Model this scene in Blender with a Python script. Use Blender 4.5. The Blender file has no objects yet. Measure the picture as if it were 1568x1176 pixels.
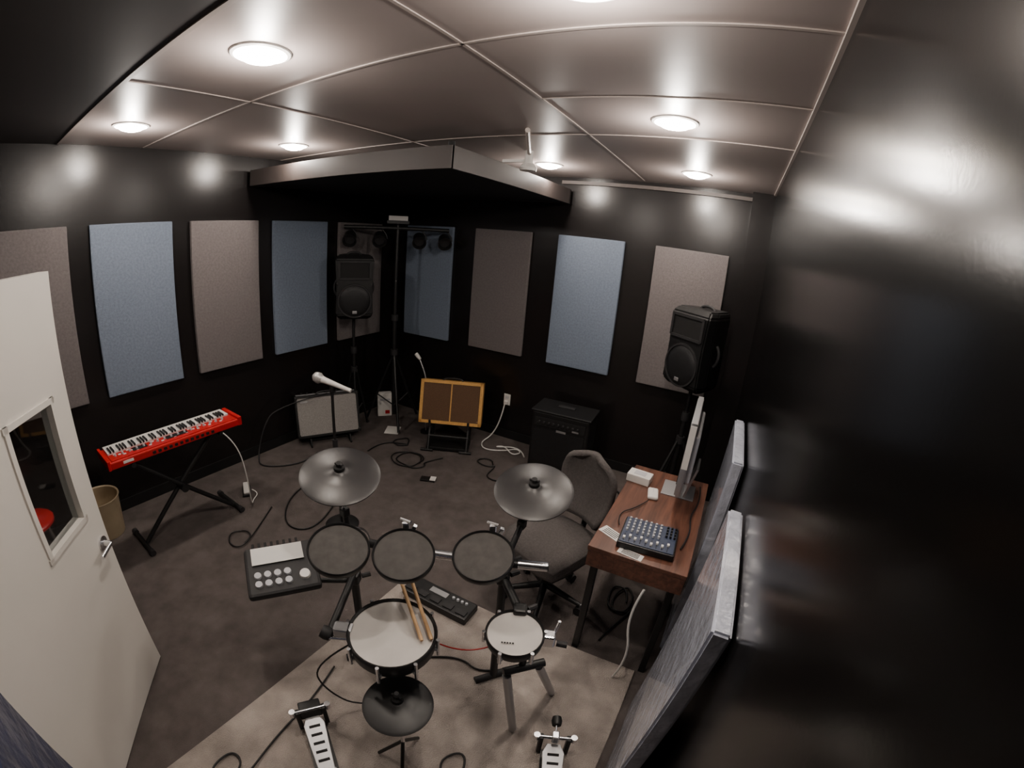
import bpy, bmesh, math, random
from mathutils import Vector, Matrix, Quaternion, Euler
random.seed(4)
SC=bpy.context.scene
COL=SC.collection
# ------------------------------------------------------------------ materials
def s2l(c): return tuple(((x/255)/12.92 if x/255<=.04045 else ((x/255+.055)/1.055)**2.4) for x in c)
MC={}
def mat(name,col,rough=.6,metal=0.,ns=0,nv=.15,bump=0.,bs=None,spec=.5,emit=0,trans=0,alpha=1,coat=0,lin=False):
    if name in MC: return MC[name]
    m=bpy.data.materials.new(name);m.use_nodes=True
    nt=m.node_tree;b=nt.nodes["Principled BSDF"]
    c=col if lin else s2l(col)
    b.inputs["Base Color"].default_value=(*c,1);b.inputs["Roughness"].default_value=rough;b.inputs["Metallic"].default_value=metal
    b.inputs["Specular IOR Level"].default_value=spec
    b.inputs["Coat Weight"].default_value=coat
    if trans: b.inputs["Transmission Weight"].default_value=trans
    if emit:
        b.inputs["Emission Color"].default_value=(*c,1);b.inputs["Emission Strength"].default_value=emit
    tc=nt.nodes.new("ShaderNodeTexCoord")
    if ns:
        n=nt.nodes.new("ShaderNodeTexNoise");n.inputs["Scale"].default_value=ns;n.inputs["Detail"].default_value=6
        r=nt.nodes.new("ShaderNodeValToRGB")
        r.color_ramp.elements[0].position=.3;r.color_ramp.elements[1].position=.7
        r.color_ramp.elements[0].color=(*[x*(1-nv) for x in c],1);r.color_ramp.elements[1].color=(*[min(1,x*(1+nv)) for x in c],1)
        nt.links.new(tc.outputs["Object"],n.inputs["Vector"]);nt.links.new(n.outputs["Fac"],r.inputs["Fac"]);nt.links.new(r.outputs["Color"],b.inputs["Base Color"])
    if bump:
        n2=nt.nodes.new("ShaderNodeTexNoise");n2.inputs["Scale"].default_value=bs or ns*4 or 60;n2.inputs["Detail"].default_value=3
        bp=nt.nodes.new("ShaderNodeBump");bp.inputs["Strength"].default_value=bump;bp.inputs["Distance"].default_value=.01
        nt.links.new(tc.outputs["Object"],n2.inputs["Vector"]);nt.links.new(n2.outputs["Fac"],bp.inputs["Height"]);nt.links.new(bp.outputs["Normal"],b.inputs["Normal"])
    MC[name]=m;return m
M_wall=mat("black_satin_paint",(24,21,21),.26,ns=3,nv=.1,bump=.03,bs=60,spec=.4)
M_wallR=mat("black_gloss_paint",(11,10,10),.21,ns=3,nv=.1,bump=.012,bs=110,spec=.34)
M_ceil=mat("ceiling_paint",(160,148,144),.40,ns=1.2,nv=.06,bump=.02,bs=20)
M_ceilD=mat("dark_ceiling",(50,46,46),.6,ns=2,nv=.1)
M_seam=mat("ceiling_seam_strip",(172,160,154),.45)
M_trimd=mat("wall_trim_paint",(84,76,73),.5)
M_floor=mat("dark_carpet",(92,85,83),.95,ns=9,nv=.2,bump=.6,bs=260,spec=.1)
M_rug=mat("taupe_rug",(168,158,151),.95,ns=6,nv=.3,bump=.8,bs=180,spec=.1)
M_blue=mat("blue_fabric",(120,131,148),.95,ns=60,nv=.12,bump=.5,bs=300,spec=.1)
M_gray=mat("gray_fabric",(116,110,110),.95,ns=60,nv=.12,bump=.5,bs=300,spec=.1)
M_wrap=mat("plastic_wrapped_panel",(180,184,198),.16,ns=9,nv=.14,bump=1.,bs=15,spec=.8,coat=.6)
M_wrapd=mat("plastic_wrapped_blue_panel",(52,56,78),.25,ns=14,nv=.2,bump=.8,bs=9,spec=.7)
M_black=mat("black_plastic",(22,22,23),.45,bump=.05,bs=90)
M_blackm=mat("matte_black",(18,17,18),.8)
M_rub=mat("black_rubber",(34,33,35),.65,ns=30,nv=.1)
M_chrome=mat("chrome",(225,225,228),.25,1)
M_steel=mat("steel",(185,185,187),.42,.8)
M_white=mat("white_plastic",(225,222,218),.4)
M_door=mat("door_white_paint",(222,217,210),.45,ns=3,nv=.03)
M_paper=mat("paper",(230,228,224),.8)
M_mesh=mat("drum_mesh_dark",(62,59,57),.85,ns=25,nv=.25)
M_head=mat("drum_head_white",(200,195,190),.6,ns=12,nv=.05)
M_cym=mat("rubber_cymbal",(40,38,39),.38,ns=6,nv=.12)
M_hh=mat("rubber_hi_hat",(34,33,34),.45,ns=6,nv=.12)
M_red=mat("red_gloss",(185,22,24),.3)
M_wood=mat("stick_hickory",(205,165,120),.5,ns=20,nv=.12)
M_gls=mat("door_glass",(225,230,230),.03,trans=1)
M_silver=mat("silver_grille",(146,142,139),.75,ns=140,nv=.2,bump=.2,bs=300)
M_orange=mat("orange_tolex",(212,160,86),.55,ns=60,nv=.12)
M_brown=mat("brown_grille",(96,70,50),.85,ns=180,nv=.3,bump=.4,bs=300)
M_bulb=mat("lamp_lens",(255,242,226),.3,emit=110)
M_scr=mat("dark_screen",(10,10,12),.08)
M_mixb=mat("mixer_blue",(40,52,78),.4)
M_knob=mat("knob_light",(190,190,195),.4)
M_bin=mat("beige_bin",(178,160,132),.5,ns=5,nv=.15)
M_seat=mat("chair_fabric",(82,77,76),.9,ns=90,nv=.2,bump=.4,bs=250)
M_grill=mat("speaker_grille",(34,34,36),.5,.3,ns=200,nv=.5)
M_cloud=mat("cloud_edge",(60,53,51),.5)
def woodmat():
    m=bpy.data.materials.new("desk_walnut");m.use_nodes=True;nt=m.node_tree;b=nt.nodes["Principled BSDF"]
    tc=nt.nodes.new("ShaderNodeTexCoord");mp=nt.nodes.new("ShaderNodeMapping");mp.inputs["Scale"].default_value=(14,1.2,14)
    n=nt.nodes.new("ShaderNodeTexNoise");n.inputs["Scale"].default_value=3;n.inputs["Detail"].default_value=8;n.inputs["Distortion"].default_value=.6
    r=nt.nodes.new("ShaderNodeValToRGB");r.color_ramp.elements[0].position=.3;r.color_ramp.elements[1].position=.7
    r.color_ramp.elements[0].color=(*s2l((68,41,32)),1);r.color_ramp.elements[1].color=(*s2l((112,73,57)),1)
    for a,c in((tc.outputs["Object"],mp.inputs[0]),(mp.outputs[0],n.inputs["Vector"]),(n.outputs["Fac"],r.inputs["Fac"]),(r.outputs["Color"],b.inputs["Base Color"])): nt.links.new(a,c)
    b.inputs["Roughness"].default_value=.38
    return m
M_desk=woodmat()
# ------------------------------------------------------------------ helpers
PAR=None;OFF=Vector((0,0,0))
def G(name,loc=(0,0,0),yaw=0,tilt=0,world=False):
    global PAR,OFF
    e=bpy.data.objects.new(name,None);COL.objects.link(e);e.location=loc;e.rotation_euler=(math.radians(tilt),0,math.radians(yaw));e.empty_display_size=.1
    PAR=e;OFF=Vector(loc) if world else Vector((0,0,0));return e
def E():
    global PAR,OFF
    PAR=None;OFF=Vector((0,0,0))
def mk(name,bm,m,loc=(0,0,0),q=None,smooth=False):
    me=bpy.data.meshes.new(name);bmesh.ops.recalc_face_normals(bm,faces=bm.faces);bm.to_mesh(me);bm.free()
    if smooth:
        for p in me.polygons:p.use_smooth=True
    o=bpy.data.objects.new(name,me);COL.objects.link(o);me.materials.append(m)
    o.location=Vector(loc)-OFF
    if q is not None:
        o.rotation_mode='QUATERNION';o.rotation_quaternion=q
    if PAR: o.parent=PAR
    return o
def sharp(o,ang=35):
    try:o.data.set_sharp_from_angle(angle=math.radians(ang))
    except Exception:pass
    return o
def EQ(rx=0,ry=0,rz=0): return Euler((math.radians(rx),math.radians(ry),math.radians(rz))).to_quaternion()
def box(name,size,loc,m,rot=(0,0,0),bev=0,seg=2):
    bm=bmesh.new();bmesh.ops.create_cube(bm,size=1)
    bmesh.ops.scale(bm,vec=size,verts=bm.verts)
    if bev: bmesh.ops.bevel(bm,geom=bm.edges[:],offset=bev,segments=seg,affect='EDGES',profile=.5)
    return mk(name,bm,m,loc,EQ(*rot))
def boxes(name,items,m,loc=(0,0,0),rot=(0,0,0)):
    bm=bmesh.new()
    for c,s in items:
        g=bmesh.ops.create_cube(bm,size=1)["verts"];bmesh.ops.scale(bm,vec=s,verts=g);bmesh.ops.translate(bm,vec=c,verts=g)
    return mk(name,bm,m,loc,EQ(*rot))
def cyls(name,items,m,loc=(0,0,0),rot=(0,0,0),seg=14):
    bm=bmesh.new()
    for c,r,h in items:
        g=bmesh.ops.create_cone(bm,cap_ends=True,segments=seg,radius1=r,radius2=r*.88,depth=h)["verts"];bmesh.ops.translate(bm,vec=c,verts=g)
    return sharp(mk(name,bm,m,loc,EQ(*rot),True))
def zq(n): return Vector((0,0,1)).rotation_difference(Vector(n).normalized())
def lathe(name,prof,loc,m,n=(0,0,1),seg=40,sx=1):
    bm=bmesh.new();rings=[]
    for r,z in prof:
        if r<1e-6: rings.append([bm.verts.new((0,0,z))])
        else: rings.append([bm.verts.new((r*math.cos(2*math.pi*i/seg)*sx,r*math.sin(2*math.pi*i/seg),z)) for i in range(seg)])
    for a,b in zip(rings,rings[1:]):
        for i in range(seg):
            j=(i+1)%seg
            if len(a)==1 and len(b)==1: continue
            if len(a)==1: bm.faces.new((a[0],b[i],b[j]))
            elif len(b)==1: bm.faces.new((a[i],a[j],b[0]))
            else: bm.faces.new((a[i],a[j],b[j],b[i]))
    return sharp(mk(name,bm,m,loc,zq(n),True),40)
def tube(name,p,q,r,m,seg=16,r2=None):
    p=Vector(p);q=Vector(q);d=q-p
    bm=bmesh.new();bmesh.ops.create_cone(bm,cap_ends=True,segments=seg,radius1=r,radius2=r if r2 is None else r2,depth=d.length)
    return sharp(mk(name,bm,m,(p+q)/2,zq(d),True))
def wire(name,pts,r,m,res=6):
    cu=bpy.data.curves.new(name,'CURVE');cu.dimensions='3D';cu.bevel_depth=r;cu.bevel_resolution=2;cu.resolution_u=res
    s=cu.splines.new('NURBS');s.points.add(len(pts)-1);s.order_u=3;s.use_endpoint_u=True
    for i,p in enumerate(pts): s.points[i].co=(*p,1)
    t=bpy.data.objects.new("t",cu);COL.objects.link(t)
    dg=bpy.context.evaluated_depsgraph_get();me=bpy.data.meshes.new_from_object(t.evaluated_get(dg))
    bpy.data.objects.remove(t)
    me.name=name;me.materials.clear();me.materials.append(m)
    for p in me.polygons:p.use_smooth=True
    o=bpy.data.objects.new(name,me);COL.objects.link(o);o.location=-OFF
    if PAR:o.parent=PAR
    return o
def prism(name,poly,h,loc,m,rot=(0,0,0),bev=0):
    bm=bmesh.new();vs=[bm.verts.new((x,y,0)) for x,y in poly];f=bm.faces.new(vs)
    g=bmesh.ops.extrude_face_region(bm,geom=[f]);bmesh.ops.translate(bm,vec=(0,0,h),verts=[v for v in g["geom"] if isinstance(v,bmesh.types.BMVert)])
    if bev: bmesh.ops.bevel(bm,geom=bm.edges[:],offset=bev,segments=2,affect='EDGES',profile=.5)
    return mk(name,bm,m,loc,EQ(*rot))
# ------------------------------------------------------------------ camera (real wide angle lens)
C0=Vector((3.6226,-3.9433,2.056));az,pt,ro=.46,-.3163,.0889
f=Vector((-math.sin(az)*math.cos(pt),math.cos(az)*math.cos(pt),math.sin(pt)))
r=f.cross(Vector((0,0,1))).normalized();u=r.cross(f)
r2=r*math.cos(ro)+u*math.sin(ro);u2=-r*math.sin(ro)+u*math.cos(ro)
cam=bpy.data.cameras.new("camera");co=bpy.data.objects.new("camera",cam);COL.objects.link(co)
co.matrix_world=Matrix(((r2.x,u2.x,-f.x,C0.x),(r2.y,u2.y,-f.y,C0.y),(r2.z,u2.z,-f.z,C0.z),(0,0,0,1)))
cam.sensor_width=36;cam.sensor_height=27;cam.sensor_fit='HORIZONTAL';cam.lens=16;cam.clip_start=.01
cam.type='PANO'
s=1000*36/1568
tgt=cam if hasattr(cam,"panorama_type") else cam.cycles
tgt.panorama_type='FISHEYE_LENS_POLYNOMIAL'
tgt.fisheye_fov=math.radians(178)
tgt.fisheye_polynomial_k0=0;tgt.fisheye_polynomial_k1=-1.4457/s;tgt.fisheye_polynomial_k2=0;tgt.fisheye_polynomial_k3=.1656/s**3;tgt.fisheye_polynomial_k4=0
SC.camera=co
# ------------------------------------------------------------------ room
H=2.68;X3=3.842;YS=-4.33;e=.02
box("floor",(X3+1.6,5.9,.1),(X3/2,-2.4,-.05),M_floor)
box("wall_left",(.12,-YS+.3,H),(-e-.06,YS/2,H/2),M_wall)
box("wall_back",(X3+.3,.12,H),(X3/2,e+.06,H/2),M_wall)
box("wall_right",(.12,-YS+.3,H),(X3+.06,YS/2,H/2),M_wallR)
boxes("wall_front",[((.6,0,H/2),(1.38,.12,H)),(((2.22+X3)/2,0,H/2),(X3-2.22,.12,H)),((1.755,0,(H+2.0)/2),(.93,.12,H-2.0))],M_wall,(0,YS-.06,0))
box("ceiling",(X3+.3,3.5,.1),(X3/2,-3.36+1.75,H+.05),M_ceil)
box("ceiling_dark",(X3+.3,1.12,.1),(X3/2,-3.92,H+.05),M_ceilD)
G("trim_1",(0,0,0))
boxes("ceiling_seams",[((2.76,-1.7,H-.002),(.012,3.3,.004)),((1.54,-1.7,H-.002),(.009,3.3,.004)),((X3/2,-2.76,H-.002),(X3,.012,.004)),((X3/2,-1.54,H-.002),(X3,.009,.004)),((3.3,-2.16,H-.002),(1.08,.009,.004)),((X3/2,-3.36,H-.003),(X3,.02,.006)),((X3-.007,-1.7,H-.005),(.014,3.3,.010))],M_seam)
E()
box("trim_2",(X3-2.1,.03,.03),((X3+2.1)/2-.1,.0,H-.05),M_trimd)
box("baseboard_left",(.015,4.2,.09),(-e+.0075,-2.15,.045),M_black)
box("baseboard_back",(3.6,.015,.09),(1.85,e-.0075,.045),M_black)
box("pilaster",(.18,.12,H),(X3-.09,e-.06,H/2),M_wall)
box("rug",(1.48,1.83,.012),(2.91,-3.135,.006),M_rug,bev=.004)
boxes("trim_3",[((1.27,0,1.0),(.05,.14,2.0)),((2.245,0,1.0),(.05,.14,2.0)),((1.755,0,2.02),(1.02,.14,.05))],M_door,(0,YS-.06,0))
# ------------------------------------------------------------------ acoustic panels
for n,c in enumerate("gbgbg"):
    y=-(.2036+.7775*n+.3115);box("acoustic_panel",(.036,.623,1.22),(.001,y,1.534),M_blue if c=="b" else M_gray,bev=.006)
for n,c in enumerate("bgbg"):
    x=.2212+.898*n+.3115;box("acoustic_panel",(.623,.036,1.22),(x,-.001,1.534),M_blue if c=="b" else M_gray,bev=.006)
def lean(y0,y1,xt,xb,h,t=.055):
    a=math.degrees(math.atan2(xt-xb,h));L=h/math.cos(math.radians(a))
    G("wrapped_acoustic_panel",(xb,(y0+y1)/2,0.0))
    bm=bmesh.new();bmesh.ops.create_cube(bm,size=1);bmesh.ops.scale(bm,vec=(t,abs(y1-y0),L),verts=bm.verts)
    bmesh.ops.bevel(bm,geom=bm.edges[:],offset=.008,segments=2,affect='EDGES')
    bmesh.ops.translate(bm,vec=(t/2,0,L/2+.004),verts=bm.verts)
    mk("panel",bm,M_wrap,(0,0,0),EQ(0,a,0))
    E()
lean(-2.42,-3.06,3.78,3.69,1.235)
lean(-1.38,-2.0,3.775,3.735,1.235)
G("wrapped_acoustic_panel",(2.74,-4.115,0))
box("panel",(.62,.06,1.42),(.31,-.03,.715),M_wrapd,rot=(3,0,0),bev=.01)
E()
# ------------------------------------------------------------------ ceiling cloud
G("ceiling_cloud",(1.07,-.95,2.43))
box("slab",(2.04,1.8,.12),(0,0,.065),M_blackm,bev=.008)
boxes("edge_frame",[((0,-.905,.065),(2.07,.02,.13)),((1.025,0,.065),(.02,1.82,.13)),((-1.025,0,.065),(.02,1.82,.13)),((0,.905,.065),(2.07,.02,.13))],M_cloud)
cyls("hangers",[((sx*.5,sy*.4,.19),.004,.13) for sx in(-1,1) for sy in(-1,1)],M_blackm)
lathe("corner_bracket",[(0,.03),(.02,.025),(.02,0),(0,0)],(1.01,-.89,.13),M_blackm)
E()
G("ceiling_sprinkler",(2.19,-1.10,H))
cyls("stem",[((0,0,-.05),.03,.10)],M_white);lathe("head",[(0,-.14),(.055,-.14),(.06,-.12),(.04,-.09),(0,-.09)],(0,0,0),M_white)
tube("conduit",(0,0,-.02),(.28,-.6,-.015),.014,M_seam);box("bracket",(.2,.02,.02),(-.1,0,-.07),M_white)
E()
# ------------------------------------------------------------------ downlights
for x,y in[(.7,-3.07),(.7,-1.9),(2.14,-3.08),(3.27,-1.83),(2.12,-.6),(3.25,-.58),(3.25,-3.0)]:
    G("recessed_downlight",(x,y,H))
    lathe("trim_ring",[(.088,-.004),(.094,-.010),(.106,-.006),(.109,0),(.08,0),(.088,-.004)],(0,0,0),M_white)
    lathe("lens",[(0,-.036),(.03,-.034),(.06,-.026),(.08,-.012),(.088,-.001),(0,-.001)],(0,0,0),M_bulb)
    l=bpy.data.lights.new("bulb",'POINT');l.shadow_soft_size=.03;l.energy=14;l.color=(1,.91,.83)
    lo=bpy.data.objects.new("bulb",l);COL.objects.link(lo);lo.parent=PAR;lo.location=(0,0,-.085)
    E()
# ------------------------------------------------------------------ door
ang=math.degrees(math.atan2(-3.68+4.31,1.56-2.21))
G("door_1",(2.215,-4.315,0),yaw=ang)
W=.905;T=.045;Hd=1.95;z0=.012
wx0,wx1,wz0,wz1=W-.385,W-.12,.985,1.495
boxes("leaf",[((wx0/2,0,(Hd+z0)/2),(wx0,T,Hd-z0)),(((wx1+W)/2,0,(Hd+z0)/2),(W-wx1,T,Hd-z0)),(((wx0+wx1)/2,0,(wz0+z0)/2),(wx1-wx0,T,wz0-z0)),(((wx0+wx1)/2,0,(wz1+Hd)/2),(wx1-wx0,T,Hd-wz1))],M_door)
fr=.022
boxes("window_frame",[(((wx0+wx1)/2,0,wz0-.0),(wx1-wx0+fr*2,T+.016,fr)),(((wx0+wx1)/2,0,wz1),(wx1-wx0+fr*2,T+.016,fr)),((wx0-fr/2+.005,0,(wz0+wz1)/2),(fr,T+.016,wz1-wz0+fr)),((wx1+fr/2-.005,0,(wz0+wz1)/2),(fr,T+.016,wz1-wz0+fr))],M_door)
box("glass",(wx1-wx0,.006,wz1-wz0),((wx0+wx1)/2,0,(wz0+wz1)/2),M_gls)
for sgn in(-1,1):
    lathe("rose",[(0,0),(.032,0),(.032,.008),(.014,.012),(.012,.045),(0,.045)],(W-.06,sgn*T/2,.82),M_chrome,n=(0,sgn,0))
    tube("lever",(W-.06,sgn*(T/2+.045),.82),(W-.16,sgn*(T/2+.05),.82),.009,M_chrome)
box("latch_plate",(.002,.025,.1),(W+.001,0,.82),M_steel)
E()
# added stool shape, stands in for the keyboard's red reflection in the door glass
G("red_reflection_standin",(.42,-3.98,0),yaw=20)
lathe("seat",[(0,.0),(.15,0),(.165,.012),(.165,.028),(.15,.04),(0,.045)],(0,0,.40),M_red)
for i in range(4):
    a=math.radians(45+90*i);tube("leg",(.11*math.cos(a),.11*math.sin(a),.40),(.17*math.cos(a),.17*math.sin(a),0),.011,M_chrome)
lathe("foot_ring",[(.135,.0),(.147,.0),(.147,.012),(.135,.012),(.135,0)],(0,0,.18),M_chrome)
E()
# ------------------------------------------------------------------ keyboard on stand
KX,KY=.60,-2.925
G("stage_keyboard",(KX,KY,.70),yaw=90)
L=.965
box("body",(L,.25,.050),(0,0,.025),M_red,bev=.008)
box("cheek_l",(.02,.255,.065),(-L/2-.005,0,.0325),M_red,bev=.004);box("cheek_r",(.03,.255,.065),(L/2+.005,0,.0325),M_red,bev=.004)
N=43;kw=(L-.05)/N
boxes("white_keys",[((-(L-.05)/2+kw*(i+.5),.058,.055),(kw*.93,.13,.02)) for i in range(N)],M_white)
boxes("black_keys",[((-(L-.05)/2+kw*(i+1),.03,.069),(kw*.55,.08,.014)) for i in range(N-1) if i%7 not in(2,6)],M_black)
box("control_panel",(L-.04,.1,.006),(0,-.062,.052),M_red)
boxes("display_strip",[((.02,-.05,.0565),(.16,.05,.004)),((-.25,-.05,.0565),(.1,.05,.004))],M_black)
boxes("panel_buttons",[((-.42+.03*i,-.03-.02*(i%3),.0565),(.018,.012,.004)) for i in range(28)],M_white)
cyls("knobs",[((-.42+.05*i,-.055,.063),.008,.014) for i in range(17)],M_knob)
boxes("rear_jacks",[((-.18+.04*i,-.128,.024),(.022,.006,.018)) for i in range(12)],M_black)
boxes("rear_logo",[((-.36,-.127,.028),(.07,.004,.016))],M_white)
E()
G("keyboard_stand",(KX,KY,0),yaw=90)
for sx in(-1,1):
    tube("leg_a" if sx<0 else "leg_b",(-.36*sx,.02*sx,.03),(.33*sx,.02*sx,.67),.017,M_black)
    tube("foot",(sx*.38,-.11,.02),(sx*.38,.22,.02),.017,M_black)
    tube("top_arm",(sx*.33,-.12,.682),(sx*.33,.12,.682),.017,M_black)
    for y in(-.11,.22): tube("foot_cap",(sx*.38,y-.02,.022),(sx*.38,y+.02,.022),.022,M_rub)
tube("pivot",(0,-.06,.35),(0,.06,.35),.03,M_black)
E()
G("sustain_pedal",(.50,-2.36,0),yaw=60)
box("base",(.07,.16,.02),(0,0,.01),M_black,bev=.004);box("lever",(.05,.15,.02),(0,.01,.035),M_white,rot=(6,0,0),bev=.005)
E()
wire("pedal_cable",[(.755,-2.60,.70),(.80,-2.52,.6),(.79,-2.48,.3),(.74,-2.46,.03),(.66,-2.40,.015),(.60,-2.30,.015),(.54,-2.33,.03)],.0045,M_white)
G("trash_bin",(.20,-3.46,0))
lathe("bucket",[(0,0),(.12,0),(.125,.01),(.15,.30),(.158,.305),(.156,.312),(.145,.305),(.12,.02),(0,.015)],(0,0,0),M_bin)
E()
# ------------------------------------------------------------------ guitar amps
def amp(name,loc,yaw,tilt,w,h,d,mg,mf,mt,split=False,panel=True,caps=True,t=.028):
    G(name,loc,yaw,tilt)
    boxes("cabinet",[((0,d/2,t/2),(w,d,t)),((0,d/2,h-t/2),(w,d,t)),((-w/2+t/2,d/2,h/2),(t,d,h)),((w/2-t/2,d/2,h/2),(t,d,h)),((0,d-.01,h/2),(w,.02,h))],mf)
    box("grille",(w-2*t,.02,h-2*t),(0,.018,h/2),mg)
    if panel:
        box("control_panel",(w-2*t,d*.35,.006),(0,d*.62,h+.001),M_steel)
        cyls("knobs",[((-w/2+.08+i*(w-.16)/8,d*.62,h+.01),.011,.018) for i in range(9)],M_black)
        box("badge",(.07,.006,.02),(-w/2+.09,.006,h-.06),M_steel)
    if split: box("center_strip",(.012,.025,h-2*t),(0,.016,h/2),mt)
    wire("handle",[(-.1,d*.3,h),(-.09,d*.3,h+.02),(.0,d*.3,h+.026),(.09,d*.3,h+.02),(.1,d*.3,h)],.008,M_black)
    if caps:
        for sx in(-1,1):
            for z in(.02,h-.02): box("corner_cap",(.03,.03,.03),(sx*(w/2-.012),.012,z),M_black,bev=.006)
    E()
amp("guitar_amplifier",(.33,-1.26,.09),60,-14,.64,.415,.16,M_silver,M_black,M_black,t=.02)
G("amplifier_tilt_stand",(.33,-1.26,0),yaw=60)
for sx in(-1,1):
    tube("rail",(sx*.2,-.02,.075),(sx*.2,.15,.03),.009,M_black);tube("front_leg",(sx*.2,-.02,.075),(sx*.2,-.05,.012),.009,M_black);tube("floor_bar",(sx*.2,-.06,.012),(sx*.2,.15,.012),.009,M_black)
tube("cross_bar",(-.2,.1,.012),(.2,.1,.012),.01,M_black)
E()
amp("brown_guitar_amplifier",(1.30,-.565,.25),27,-16,.62,.43,.22,M_brown,M_orange,M_orange,split=True,panel=False,caps=False,t=.03)
G("amplifier_stand",(1.30,-.565,0),yaw=27)
for sx in(-1,1):
    tube("front_leg",(sx*.19,-.12,.014),(sx*.19,.0,.235),.014,M_black)
    tube("cradle",(sx*.19,-.03,.235),(sx*.19,.20,.17),.014,M_black)
    tube("back_leg",(sx*.19,.20,.17),(sx*.19,.16,.014),.014,M_black)
    tube("foot",(sx*.19-.07,-.12,.014),(sx*.19+.05,-.12,.014),.014,M_black)
    tube("lip",(sx*.19,-.035,.235),(sx*.19,-.045,.30),.012,M_rub)
tube("cross_tube",(-.2,-.05,.14),(.2,-.05,.14),.016,M_black)
box("base_plate",(.42,.22,.03),(0,0,.03),M_black,bev=.005)
E()
G("keyboard_amplifier",(2.38,-.27,0),yaw=4)
box("cabinet",(.54,.32,.56),(0,0,.31),M_black,bev=.015)
box("front_grille",(.47,.012,.34),(0,-.162,.26),M_grill)
box("control_panel",(.47,.012,.08),(0,-.163,.50),M_blackm)
cyls("knobs",[((-.19+i*.045,.50,.178),.011,.02) for i in range(9)],M_rub,rot=(90,0,0))
box("top_lip",(.56,.34,.02),(0,0,.595),M_black,bev=.006)
box("handle",(.16,.05,.02),(0,.02,.61),M_rub,bev=.006)
boxes("badges",[((.02,-.17,.44),(.09,.004,.02)),((.15,-.17,.47),(.06,.004,.015))],M_steel)
for sx in(-1,1):
    for sy in(-1,1): box("foot",(.04,.04,.032),(sx*.23,sy*.12,.016),M_rub)
E()
# ------------------------------------------------------------------ PA speakers on stands
def speaker(x,y,zb,h,w,yaw,reach=.28,legrot=0):
    G("pa_speaker",(x,y,zb),yaw)
    d=.34
    bm=bmesh.new()
    prof=[(-w/2,-d/2),(w/2,-d/2),(w/2,-d/2+.10),(w*.30,d/2),(-w*.30,d/2),(-w/2,-d/2+.10)]
    vs=[]
    for z,k,oy in((0,.80,.02),(.05,.97,0),(h*.45,.93,0),(h*.55,.93,0),(h*.93,1.0,0),(h,.86,.02)):
        vs.append([bm.verts.new((px*k,py*(k if z in(0,h) else 1)+oy,z)) for px,py in prof])
    for a,b in zip(vs,vs[1:]):
        for i in range(6): bm.faces.new((a[i],a[(i+1)%6],b[(i+1)%6],b[i]))
    bm.faces.new(vs[0][::-1]);bm.faces.new(vs[-1])
    bmesh.ops.bevel(bm,geom=bm.edges[:],offset=.012,segments=2,affect='EDGES')
    mk("cabinet",bm,M_black)
    lathe("woofer_grille",[(0,.022),(.1,.02),(.15,.008),(.158,0),(0,0)],(0,-d/2-.0,h*.30),M_grill,n=(0,-1,0))
    lathe("woofer_ring",[(.15,0),(.152,.014),(.165,.014),(.168,0)],(0,-d/2,h*.30),M_rub,n=(0,-1,0))
    boxes("horn_frame",[((0,-d/2-.006,h*.90),(w*.8,.02,.02)),((0,-d/2-.006,h*.64),(w*.8,.02,.02)),((-w*.40,-d/2-.006,h*.77),(.02,.02,h*.27)),((w*.40,-d/2-.006,h*.77),(.02,.02,h*.27))],M_rub)
    box("horn_throat",(w*.74,.006,h*.24),(0,-d/2-.002,h*.77),M_blackm)
    box("badge",(.045,.006,.028),(0,-d/2-.026,.08),M_steel,bev=.004)
    for sx in(-1,1): wire("side_handle",[(sx*w*.44,0,h*.35),(sx*w*.52,.0,h*.40),(sx*w*.52,.0,h*.55),(sx*w*.44,0,h*.60)],.012,M_rub)
    wire("top_handle",[(-.07,.02,h-.005),(-.05,.02,h+.02),(.05,.02,h+.02),(.07,.02,h-.005)],.012,M_rub)
    E()
    G("speaker_stand",(x,y,0),yaw)
    tube("pole_lower",(0,0,.12),(0,0,.85),.019,M_black);tube("pole_upper",(0,0,.8),(0,0,zb-.01),.0155,M_black)
    lathe("collar",[(0,0),(.03,0),(.034,.03),(.03,.07),(0,.07)],(0,0,.82),M_rub);lathe("hub",[(0,0),(.035,0),(.035,.06),(0,.06)],(0,0,.62),M_rub)
    lathe("top_plate",[(0,0),(.03,0),(.05,.018),(0,.018)],(0,0,zb-.02),M_rub)
    for i in range(3):
        a=math.radians(legrot+120*i);c,s_=math.cos(a),math.sin(a)
        tube("leg",(c*.03,s_*.03,.64),(c*reach,s_*reach,.018),.013,M_black);tube("strut",(0,0,.15),(c*reach*.62,s_*reach*.62,.25),.008,M_black)
        tube("foot",(c*reach*.97,s_*reach*.97,.014),(c*(reach+.02),s_*(reach+.02),.014),.014,M_rub)
    E()
speaker(.22,-.80,1.20,.63,.375,50,reach=.15,legrot=30)
speaker(3.44,-.42,1.10,.62,.385,-38,reach=.3,legrot=-90)
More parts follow.
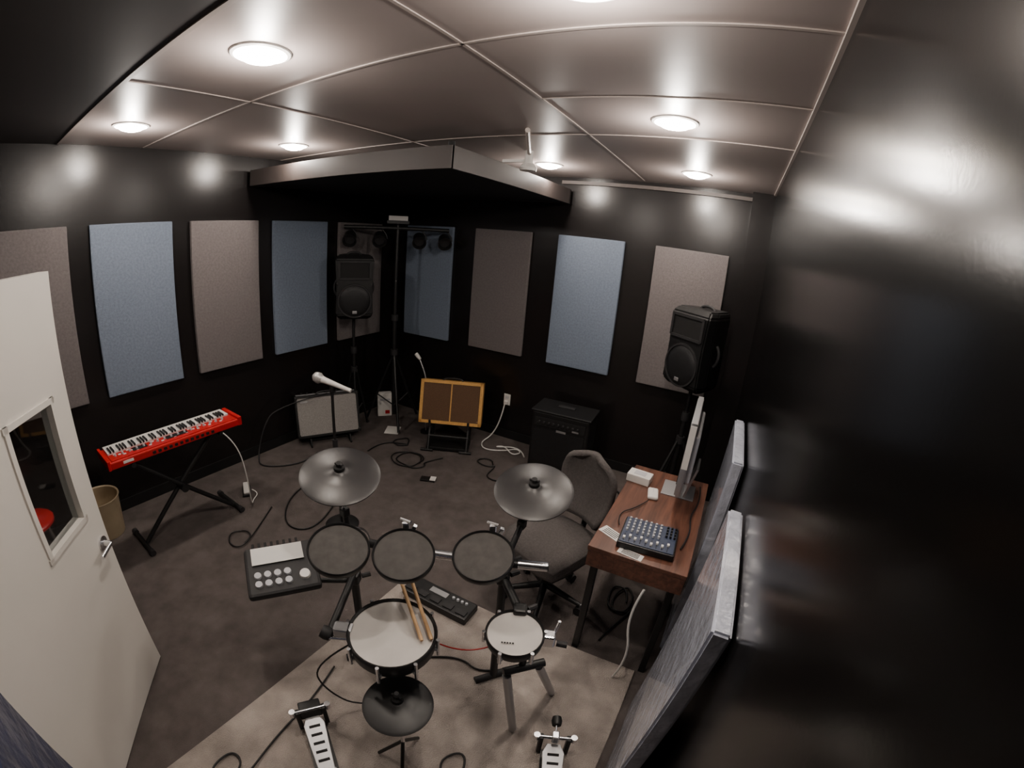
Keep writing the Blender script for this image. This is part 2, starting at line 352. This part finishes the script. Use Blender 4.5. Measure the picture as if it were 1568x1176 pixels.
# ------------------------------------------------------------------ lighting stand with par cans
cx,cy=.46,-.44;bd=Vector((.74,.67,0)).normalized()
G("stage_light_stand",(cx,cy,0),world=True)
tube("pole_lower",(cx,cy,.1),(cx,cy,1.2),.022,M_black);tube("pole_upper",(cx,cy,1.15),(cx,cy,2.16),.017,M_black)
lathe("collar",[(0,0),(.036,0),(.036,.06),(0,.06)],(cx,cy,1.15),M_rub);lathe("hub",[(0,0),(.04,0),(.04,.06),(0,.06)],(cx,cy,.78),M_rub)
for a in(200,320,80):
    a=math.radians(a);c,s_=math.cos(a),math.sin(a)
    tube("leg",(cx,cy,.80),(cx+c*.33,cy+s_*.33,.018),.014,M_black);tube("strut",(cx,cy,.2),(cx+c*.2,cy+s_*.2,.31),.008,M_black)
p0=Vector((cx,cy,2.10));a_=p0-bd*.54;b_=p0+bd*.52
tube("cross_bar",a_,b_,.02,M_black)
boxes("top_controller",[((0,0,0),(.19,.14,.045))],M_white,(cx,cy,2.20),(0,0,42));box("controller_base",(.22,.16,.03),(cx,cy,2.16),M_black,rot=(0,0,42))
for k in(-.48,-.18,.22,.48):
    q=p0+bd*k;nn=Vector((.55,-.6,-.45)).normalized()
    wire("yoke",[q+Vector((0,0,0)),q+bd*.07+Vector((0,0,-.05)),q+bd*.075+Vector((0,0,-.11))],.007,M_black)
    lathe("par_can",[(0,-.09),(.035,-.09),(.06,-.05),(.065,.05),(.072,.055),(.072,.065),(.06,.065),(.055,.03),(0,.03)],q+Vector((0,0,-.11)),M_black,n=nn,seg=28)
    lathe("lens",[(0,.034),(.052,.034),(.052,.031),(0,.031)],q+Vector((0,0,-.11)),M_rub,n=nn,seg=24)
E()
# ------------------------------------------------------------------ microphone on stand
mx,my=1.43,-2.12
G("microphone_stand",(mx,my,0))
lathe("round_base",[(0,0),(.12,0),(.125,.008),(.11,.02),(.03,.028),(0,.028)],(0,0,0),M_black)
tube("pole",(0,0,.02),(0,0,1.04),.010,M_black);lathe("clutch",[(0,0),(.018,0),(.018,.08),(0,.08)],(0,0,.62),M_rub)
E()
G("microphone",(mx,my,1.07))
dv=(Vector((-.88,-.38,.26))).normalized()
tube("clip",Vector((0,0,-.03)),Vector((0,0,.02)),.015,M_black)
lathe("handle",[(0,-.14),(.013,-.14),(.014,-.08),(.021,.05),(.024,.07),(0,.07)],(0,0,.03),M_white,n=dv)
lathe("grille_ball",[(.0,.068),(.024,.07),(.036,.09),(.036,.108),(.029,.128),(.013,.139),(0,.141)],(0,0,.03),mat("mic_grille",(200,198,196),.4,.6,ns=300,nv=.4),n=dv)
E()
G("gooseneck_microphone",(.90,-.42,0),world=True)
lathe("base",[(0,0),(.06,0),(.06,.02),(0,.025)],(.90,-.42,0),M_black)
wire("neck",[(.90,-.42,.02),(.90,-.42,.45),(.89,-.42,.60),(.83,-.42,.74),(.79,-.42,.80)],.007,M_steel)
lathe("head",[(0,-.05),(.014,-.045),(.020,0),(.020,.03),(0,.035)],(.77,-.42,.82),M_white,n=(-.7,0,.6))
E()
G("wall_outlet",(1.62,.02,.43))
box("plate",(.075,.008,.12),(0,-.004,0),M_white,bev=.003)
boxes("sockets",[((0,-.010,.025),(.035,.004,.03)),((0,-.010,-.025),(.035,.004,.03))],M_knob)
box("plug",(.04,.035,.04),(0,-.027,-.028),M_white,bev=.006)
E()
wire("white_power_cable",[(1.62,-.03,.40),(1.62,-.08,.25),(1.55,-.12,.05),(1.50,-.28,.01),(1.62,-.40,.01),(1.80,-.30,.012),(1.88,-.18,.012),(1.96,-.24,.012),(1.90,-.34,.012),(1.75,-.20,.014),(1.66,-.3,.014),(1.9,-.12,.012),(2.02,-.3,.012)],.007,M_white)
box("paper_sheet",(.15,.19,.004),(.60,-.62,.004),M_paper,rot=(0,0,30))
G("white_box",(.24,-.36,0),yaw=50);box("carton",(.16,.06,.28),(0,0,.14),M_white,bev=.003);box("label",(.05,.004,.04),(.03,-.032,.05),M_red);box("print_band",(.12,.004,.02),(0,-.032,.2),M_knob);E()
G("cell_phone",(1.53,-1.20,0),yaw=25);box("body",(.13,.07,.018),(0,0,.009),M_black,bev=.003);box("label",(.05,.068,.004),(.045,0,.02),M_white);E()
box("power_adapter",(.10,.07,.04),(1.12,-1.98,.02),M_white,rot=(0,0,15),bev=.005)
# ------------------------------------------------------------------ desk
dx0,dx1,dy0,dy1,dz=3.255,3.725,-2.275,-1.33,.775
G("desk",((dx0+dx1)/2,(dy0+dy1)/2,0),world=True)
box("top",(dx1-dx0,dy1-dy0,.025),((dx0+dx1)/2,(dy0+dy1)/2,dz-.0125),M_desk,bev=.003)
box("apron_near",(dx1-dx0-.01,.02,.09),((dx0+dx1)/2,dy0+.012,dz-.07),M_desk,rot=(0,0,0));box("apron_far",(dx1-dx0-.01,.02,.09),((dx0+dx1)/2,dy1-.012,dz-.07),M_desk)
box("apron_back",(.02,dy1-dy0-.02,.09),(dx1-.012,(dy0+dy1)/2,dz-.07),M_desk);box("drawer_front",(.02,dy1-dy0-.06,.09),(dx0+.015,(dy0+dy1)/2,dz-.07),M_desk)
for x in(dx0+.035,dx1-.045):
    for y in(dy0+.085,dy1-.035): box("leg",(.035,.035,dz-.11),(x,y,(dz-.11)/2),M_black,bev=.003)
box("stretcher",(.02,dy1-dy0-.14,.03),(dx1-.045,(dy0+dy1)/2+.02,.2),M_black)
E()
G("desktop_computer",(3.56,-1.52,dz),yaw=-88.9)
w=.50
bm=bmesh.new();bmesh.ops.create_cube(bm,size=1);bmesh.ops.scale(bm,vec=(w,.036,.42),verts=bm.verts)
bmesh.ops.bevel(bm,geom=bm.edges[:],offset=.008,segments=2,affect='EDGES');bmesh.ops.translate(bm,vec=(0,0,.30),verts=bm.verts)
mk("housing",bm,M_steel);box("side_band",(.006,.032,.24),(w/2+.001,0,.38),M_white);box("side_highlight_b",(.006,.032,.24),(-w/2-.001,0,.38),M_white)  # white strips paint the bright reflection on the upper half of the steel edges
box("top_band",(w,.030,.004),(0,0,.511),M_steel)
box("screen",(w-.02,.003,.34),(0,-.0195,.33),M_scr);box("rear_shell",(w-.06,.03,.28),(0,.03,.30),M_steel,bev=.012)
box("stand_neck",(.16,.012,.2),(0,.055,.10),M_steel,rot=(-12,0,0));box("stand_foot",(.18,.19,.008),(0,-.0,.004),M_steel,bev=.002)
E()
G("audio_mixer",(3.50,-2.10,dz),yaw=3)
box("body",(.27,.23,.035),(0,0,.0175),M_black,bev=.006)
box("face",(.255,.215,.004),(0,0,.037),M_mixb)
cyls("knobs",[((-.11+.026*i,.09-.026*j,.045),.0065,.014) for i in range(7) for j in range(5)],M_knob,seg=10)
cyls("dark_knobs",[((.08+.02*i,.09-.025*j,.045),.006,.014) for i in range(3) for j in range(4)],M_black,seg=10)
boxes("fader_slots",[((-.11+.026*i,-.07,.0395),(.003,.055,.002)) for i in range(9)],M_blackm)
boxes("fader_caps",[((-.11+.026*i,-.08+.007*(i*3%5),.044),(.011,.016,.01)) for i in range(9)],M_white)
E()
G("computer_mouse",(3.43,-1.66,dz),yaw=10);box("shell",(.06,.11,.025),(0,0,.0125),M_white,bev=.011,seg=4);box("button_seam",(.002,.05,.001),(0,.025,.0255),M_knob);E()
G("small_white_box",(3.32,-1.53,dz),yaw=-5);box("carton",(.14,.09,.05),(0,0,.025),M_white,bev=.004);box("label",(.07,.05,.002),(0,0,.051),M_knob);E()
def card(name,loc,yaw,sz):
    G(name,loc,yaw);box("sheet",(*sz,.002),(0,0,.001),M_paper);boxes("print_lines",[((0,-sz[1]*.3+sz[1]*.2*i,.0025),(sz[0]*.7,.004,.001)) for i in range(4)],M_blackm);E()
card("paper_card",(3.325,-2.13,dz),-25,(.12,.06));card("paper_card",(3.45,-2.24,dz),-8,(.12,.045))
# ------------------------------------------------------------------ office chair
G("office_chair",(2.965,-1.93,0),yaw=-20)
bm=bmesh.new();bmesh.ops.create_cube(bm,size=1);bmesh.ops.scale(bm,vec=(.46,.45,.075),verts=bm.verts)
bmesh.ops.subdivide_edges(bm,edges=bm.edges[:],cuts=4,use_grid_fill=True)
for v in bm.verts:
    rr=(v.co.x/.235)**2+(v.co.y/.225)**2
    if v.co.z>0:v.co.z+=.02*(1-rr*.8)
    k=1-.13*(abs(v.co.x/.235)**3*abs(v.co.y/.225)**3);v.co.x*=k;v.co.y*=k
    if v.co.y<-.15:v.co.z-=.02
o=mk("seat",bm,M_seat,(0,0,.44),smooth=True)
bm=bmesh.new();n1,n2=12,14;gr=[]
for j in range(n2+1):
    t=j/n2;row=[]
    hw=.20*math.sqrt(max(.05,1-max(0,(t-.62)/.40)**2.4))*(1-.22*max(0,(.3-t)/.3)**1.5)
    for i in range(n1+1):
        s_=(i/n1-.5)*2
        row.append(bm.verts.new((hw*s_,.25+.05*t-.05*s_*s_+.03*math.sin(t*3.1),.52+.42*t)))
    gr.append(row)
for j in range(n2):
    for i in range(n1): bm.faces.new((gr[j][i],gr[j][i+1],gr[j+1][i+1],gr[j+1][i]))
o=mk("backrest",bm,M_seat,smooth=True);md=o.modifiers.new("s",'SOLIDIFY');md.thickness=.035
tube("back_bracket",(0,.12,.41),(0,.29,.43),.02,M_black);tube("back_upright",(0,.29,.42),(0,.33,.70),.018,M_black)
tube("gas_lift",(0,0,.1),(0,0,.41),.025,M_black);box("mechanism",(.16,.2,.04),(0,0,.395),M_black,bev=.01)
for i in range(5):
    a=math.radians(72*i+15);c,s_=math.cos(a),math.sin(a)
    tube("base_arm",(0,0,.12),(c*.25,s_*.25,.075),.024,M_black,r2=.014)
    for dd in(-.012,.012): tube("caster",(c*.25-s_*(dd-.009),s_*.25+c*(dd-.009),.03),(c*.25-s_*(dd+.009),s_*.25+c*(dd+.009),.03),.03,M_rub)
    tube("caster_stem",(c*.25,s_*.25,.04),(c*.25,s_*.25,.08),.008,M_steel)
E()
# ------------------------------------------------------------------ electronic drum kit
drm=Vector((3.25,-3.65,0))
G("electronic_drum_kit",(2.85,-2.9,0),world=True)
def pnorm(p,t):
    h=(drm-Vector(p));h.z=0;h.normalize();t=math.radians(t);return (h*math.sin(t)+Vector((0,0,1))*math.cos(t)),h
def pad(p,r,t,mh,lab,depth=.035,rim=M_black,lugs=0):
    p=Vector(p);n,h=pnorm(p,t);q=zq(n)
    lathe(lab+"_shell",[(0,-depth),(r*.85,-depth),(r*.97,-depth*.6),(r,-.006),(r*1.0,.006),(r*.975,.010),(r*.94,.006),(r*.93,.0)],p,rim,n=n,seg=48)
    lathe(lab+"_head",[(0,.001),(r*.5,.001),(r*.935,.001),(r*.935,-.004),(0,-.004)],p,mh,n=n,seg=48)
    if lugs:
        lathe(lab+"_hoop",[(r*.985,-.004),(r*1.01,-.004),(r*1.015,.004),(r*.99,.012),(r*.975,.008)],p,M_rub,n=n,seg=48)
        for i in range(lugs):
            a=2*math.pi*(i+.5)/lugs;v=q@Vector((math.cos(a)*r*1.04,math.sin(a)*r*1.04,0))
            tube(lab+"_lug",p+v+n*.012,p+v-n*depth*.9,.007,M_chrome,10)
            tube(lab+"_claw",p+v-n*depth*.5,p+v*.9-n*depth*.5,.011,M_steel,10)
    return n,h
T1,T2,T3=(2.575,-3.105,.98),(2.765,-2.965,.965),(3.0,-2.795,.96)
for c,l_ in((T1,"tom_1"),(T2,"tom_2"),(T3,"tom_3")): pad(c,.115,17,M_mesh,l_)
pad((2.805,-3.10,.69),.167,2,M_head,"snare",.085,lugs=8)
pad((3.185,-2.85,.70),.111,4,M_head,"floor_tom",.055,lugs=6)
boxes("head_logo",[((-.045+.013*i,.060-abs(i-3)*.0025,.0022),(.009,.010,.001)) for i in range(7)]+[((-.045+.01*i,-.05,.0022),(.007,.006,.001)) for i in range(5)],M_blackm,(3.185,-2.85,.70),(0,0,25))
def cym(p,r,t,lab,m=M_cym):
    p=Vector(p);n,h=pnorm(p,t)
    lathe(lab,[(0,.018),(.018,.018),(.03,.012),(.04,.006),(r*.5,0),(r*.92,-.010),(r,-.016),(r*.995,-.022),(r*.9,-.018),(0,-.006)],p,m,n=n,seg=56)
    lathe(lab+"_nut",[(0,.05),(.012,.05),(.014,.035),(.022,.03),(.024,.016),(0,.016)],p,M_blackm,n=n,seg=20)
    tube(lab+"_wing",p+n*.04+Vector((-.022,0,0)),p+n*.045+Vector((.022,0,0)),.005,M_rub,8)
    return n
cym((2.345,-2.87,1.115),.170,15,"crash_cymbal");cym((3.01,-2.41,1.07),.170,15,"ride_cymbal")
hh=(2.925,-3.235,.50)
cym(hh,.132,1,"hi_hat_cymbal",M_hh)
L_=Vector((2.34,-2.91,.80));R_=Vector((3.17,-2.54,.80))
def lerp(t):return L_.lerp(R_,t)
tube("rack_bar",L_,R_,.019,M_black)
for t0,t1 in((.42,.56),(.86,.995)): tube("rack_sleeve",lerp(t0),lerp(t1),.0205,M_chrome)
PR=lerp(.80);PL=lerp(.06)
for p in(PL,PR):
    tube("rack_post",(p.x,p.y,.02),(p.x,p.y,.84),.019,M_black)
    v=Vector((p.x,p.y,.03));tube("rack_foot",v+Vector((-.06,-.08,-.010)),v+Vector((.06,.08,-.010)),.019,M_rub)
SA=Vector((2.60,-3.24,.64));SR=Vector((3.15,-2.74,.70))
tube("snare_arm",(PL.x,PL.y,.60),SA,.016,M_black)
tube("floor_tom_arm",(PR.x,PR.y,.72),SR,.018,M_black)
# arm that carries the sound module
tube("module_arm",(PL.x,PL.y,.56),(2.15,-3.09,.56),.012,M_black);tube("module_arm_riser",(2.15,-3.09,.55),(2.15,-3.09,.585),.02,M_black)
for p in(PL,PR,lerp(.3),lerp(.62),SR,Vector((PR.x,PR.y,.72)),Vector((PL.x,PL.y,.58))):
    box("clamp",(.055,.055,.06),p,M_black,rot=(0,0,25),bev=.01);tube("clamp_knob",p+Vector((.02,.03,.0)),p+Vector((.04,.065,0)),.012,M_rub,8)
for c,t in((T1,.16),(T2,.36),(T3,.66)):
    c=Vector(c);n,h=pnorm(c,17);b=c-h*.135-n*.01;q=lerp(t)
    wire("tom_rod",[q,(q.x,q.y,.88),b.lerp(q,.2)+Vector((0,0,.02)),b+Vector((0,0,.03)),c-h*.08-n*.03],.008,M_chrome)
    if c.x>2.6:
        box("tom_clamp",(.03,.03,.05),b+Vector((0,0,.035)),M_chrome,rot=(0,0,30),bev=.006);box("tom_clamp_b",(.02,.02,.04),b+Vector((.03,.01,.03)),M_chrome,rot=(0,20,30),bev=.004)
        tube("wing_bolt",b+Vector((-.025,0,.06)),b+Vector((.025,0,.065)),.007,M_chrome,8)
for c,b in(((2.345,-2.87,1.11),PL),((3.01,-2.41,1.06),PR)):
    c=Vector(c);mid=Vector((b.x+(c.x-b.x)*.6,b.y+(c.y-b.y)*.6,.93))
    tube("cymbal_post",(b.x,b.y,.8),mid,.013,M_black);tube("cymbal_rod",mid,c,.007,M_chrome);box("cymbal_joint",(.035,.035,.04),mid,M_black,bev=.006)
# snare mount
tube("snare_rod",SA,(2.70,-3.17,.64),.009,M_chrome);box("snare_bracket",(.075,.05,.05),(2.645,-3.195,.675),M_steel,rot=(0,0,30),bev=.010)
lathe("snare_knob",[(0,-.02),(.025,-.02),(.028,0),(.025,.02),(0,.02)],(2.585,-3.235,.65),M_rub,n=(-.8,-.4,.4))
tube("floor_tom_rod",SR,(3.17,-2.80,.66),.009,M_chrome);box("floor_tom_bracket",(.05,.045,.06),(3.30,-2.79,.68),M_chrome,rot=(0,0,20),bev=.008)
tube("bracket_bolt",(3.31,-2.77,.69),(3.32,-2.76,.76),.006,M_chrome,8);tube("bracket_knob",(3.33,-2.78,.66),(3.37,-2.77,.66),.013,M_rub,10)
tube("kick_leg_a",(3.185,-2.875,.46),(3.235,-2.84,.02),.0185,M_steel);tube("kick_leg_b",(3.275,-2.765,.46),(3.305,-2.56,.02),.0185,M_steel)
tube("leg_crossbar",(3.17,-2.88,.48),(3.29,-2.75,.48),.018,M_black);tube("leg_drop",(3.22,-2.81,.48),(3.22,-2.82,.66),.015,M_black)
tube("hi_hat_pole",(hh[0],hh[1],.03),(hh[0],hh[1],.56),.009,M_chrome)
for a in(100,200,300):
    a=math.radians(a);tube("hi_hat_leg",(hh[0],hh[1],.2),(hh[0]+.12*math.cos(a),hh[1]+.12*math.sin(a),.022),.008,M_black)
E()
for a,b in(((2.925,-3.075,.705),(2.69,-2.905,.755)),((2.95,-3.05,.705),(2.72,-2.875,.755))):
    a=Vector(a);b=Vector(b);d=b-a;Ls=.36;d.normalize()
    G("drumstick",tuple(a));lathe("shaft",[(0,0),(.006,.001),(.0074,.01),(.0074,Ls*.75),(.0035,Ls*.95),(.003,Ls*.955),(.005,Ls*.975),(.003,Ls),(0,Ls)],(0,0,0),M_wood,n=d,seg=14);E()
G("drum_sound_module",(2.135,-3.10,.62),yaw=58)
box("case",(.33,.26,.045),(0,0,.0),M_rub,rot=(18,0,0),bev=.015)
def mp(x,y,z=.03):
    a=math.radians(18);return (x,y*math.cos(a)-z*math.sin(a),y*math.sin(a)+z*math.cos(a))
cyls("pad_buttons",[(( -.11+.045*i,-.03-.045*j,.028),.018,.012) for i in range(4) for j in range(2)],M_knob,rot=(18,0,0))
cyls("data_dial",[((.10,-.06,.03),.026,.014)],M_white,rot=(18,0,0))
box("paper_note",(.24,.09,.003),mp(-.01,.07,.03),M_paper,rot=(18,0,0))
boxes("cable_plugs",[((-.12+.03*i,.135,.045),(.012,.04,.012)) for i in range(8)],M_blackm)
E()
G("floor_effects_unit",(2.47,-2.33,.012),yaw=0)
box("case",(.45,.15,.05),(0,0,.025),M_black,bev=.008);boxes("footswitches",[((-.18+.09*i,-.035,.053),(.06,.04,.01)) for i in range(5)],M_rub)
box("display",(.12,.04,.003),(-.02,.03,.051),M_steel);cyls("knobs",[((.08+.03*i,.035,.056),.009,.014) for i in range(4)],M_knob)
E()
def pedal(name,loc,yaw,beater):
    G(name,loc,yaw)
    boxes("base_plate",[((0,0,.008),(.10,.26,.012))],M_black)
    prism("footboard",[(-.035,-.13),(.035,-.13),(.048,.09),(.03,.13),(-.03,.13),(-.048,.09)],.012,(0,0,.05),M_steel,rot=(12,0,0),bev=.003)
    boxes("tread_slots",[((0,-.08+.04*i,.013),(.05,.012,.003)) for i in range(5)],M_blackm,(0,0,.05),(12,0,0))
    box("heel_plate",(.08,.06,.03),(0,-.15,.02),M_steel,bev=.004)
    for sx in(-1,1): box("post",(.02,.03,.13),(sx*.06,.13,.075),M_black,bev=.004)
    tube("axle",(-.08,.13,.135),(.08,.13,.135),.009,M_chrome)
    for sx in(-1,1): lathe("spring_cap",[(0,0),(.014,0),(.014,.03),(0,.03)],(sx*.08,.13,.12),M_chrome)
    if beater:
        box("cam",(.03,.04,.05),(0,.13,.14),M_chrome,bev=.006);tube("beater_shaft",(0,.13,.135),(.0,.20,.16),.004,M_chrome);lathe("beater",[(0,-.02),(.020,-.02),(.024,0),(.020,.02),(0,.02)],(0,.20,.16),M_black,n=(0,1,.1))
    else:
        box("sensor",(.10,.06,.06),(0,.15,.11),M_black,bev=.006)
    E()
pedal("hi_hat_pedal",(2.60,-3.42,.012),58,False)
pedal("kick_drum_pedal",(3.49,-2.98,.012),22,True)
# cables
def loops(name,x,y,z,rx,ry,n,r,m,tail=None,ph=0):
    pts=[]
    for i in range(n*8+1):
        a=2*math.pi*i/8+ph;k=.75+.35*random.random()
        pts.append((x+rx*k*math.cos(a)+.01*i*.5,y+ry*k*math.sin(a),z+.004*(i%3)))
    if tail: pts+=tail
    wire(name,pts,r,m)
wire("floor_cable",[(.95,-1.55,.01),(1.1,-1.8,.01),(1.35,-2.3,.01),(1.15,-2.45,.01),(.85,-2.2,.01),(.75,-1.8,.01),(.6,-1.5,.01),(.8,-1.35,.01)],.006,M_black)
wire("floor_cable",[(.25,-1.2,.5),(.07,-1.7,.45),(.06,-1.85,.3),(.05,-1.95,.02),(.25,-2.05,.01),(.5,-1.7,.01),(.4,-1.5,.01)],.006,M_rub)
loops("floor_cable",.62,-1.62,.01,.12,.12,2,.007,M_black,[(.9,-1.7,.01),(1.0,-1.5,.01)])
loops("floor_cable",1.12,-1.02,.01,.17,.15,2,.006,M_black,[(1.3,-1.0,.01),(1.4,-.8,.01)])
loops("floor_cable",2.95,-.50,.01,.14,.12,2,.006,M_black,[(3.1,-.8,.01),(3.2,-1.1,.01)])
loops("floor_cable",3.38,-1.72,.01,.08,.14,2,.006,M_black,[(3.42,-2.0,.01),(3.40,-2.10,.01)])
loops("floor_cable",1.75,-.62,.01,.10,.08,1,.006,M_black,[(1.9,-.9,.01),(2.2,-.8,.01),(2.4,-.55,.01)])
loops("floor_cable",.85,-.78,.01,.09,.09,1,.006,M_black,[(.7,-.9,.01),(.75,-1.15,.01)])
loops("floor_cable",.98,-2.75,.01,.10,.10,1,.005,M_black,[(.95,-2.5,.01),(.85,-2.35,.01)])
loops("rug_cable",2.36,-3.78,.02,.08,.10,1,.005,M_rub,[(2.40,-3.5,.02),(2.38,-3.25,.02),(2.32,-3.05,.02)])
loops("rug_cable",3.1,-3.15,.02,.07,.10,1,.005,M_rub,[(3.2,-3.3,.02),(3.3,-3.4,.02)])
wire("rug_cable",[(3.08,-2.5,.02),(2.95,-2.65,.02),(2.8,-2.6,.02),(2.6,-2.75,.02),(2.5,-2.95,.02),(2.62,-3.05,.02)],.005,M_rub)
wire("snare_cable",[(2.66,-3.2,.60),(2.52,-3.3,.45),(2.5,-3.25,.2),(2.6,-3.15,.03),(2.75,-2.95,.02)],.004,M_rub)
wire("red_cable",[(2.93,-2.98,.6),(3.0,-2.9,.5),(3.08,-2.85,.55)],.003,M_red)
wire("desk_cable",[(3.66,-2.1,.785),(3.69,-1.95,.785),(3.66,-1.78,.785),(3.70,-1.6,.785),(3.68,-1.42,.785)],.004,M_black)
wire("desk_cable",[(3.34,-2.05,.785),(3.30,-1.95,.785),(3.38,-1.85,.785),(3.42,-1.74,.785)],.003,M_black)
wire("white_cable",[(3.55,-2.32,.02),(3.6,-2.36,.25),(3.52,-2.34,.5),(3.56,-2.31,.66)],.006,M_white)
w_=bpy.data.worlds.new("world");SC.world=w_;w_.use_nodes=True
w_.node_tree.nodes["Background"].inputs[0].default_value=(.5,.45,.42,1);w_.node_tree.nodes["Background"].inputs[1].default_value=.05
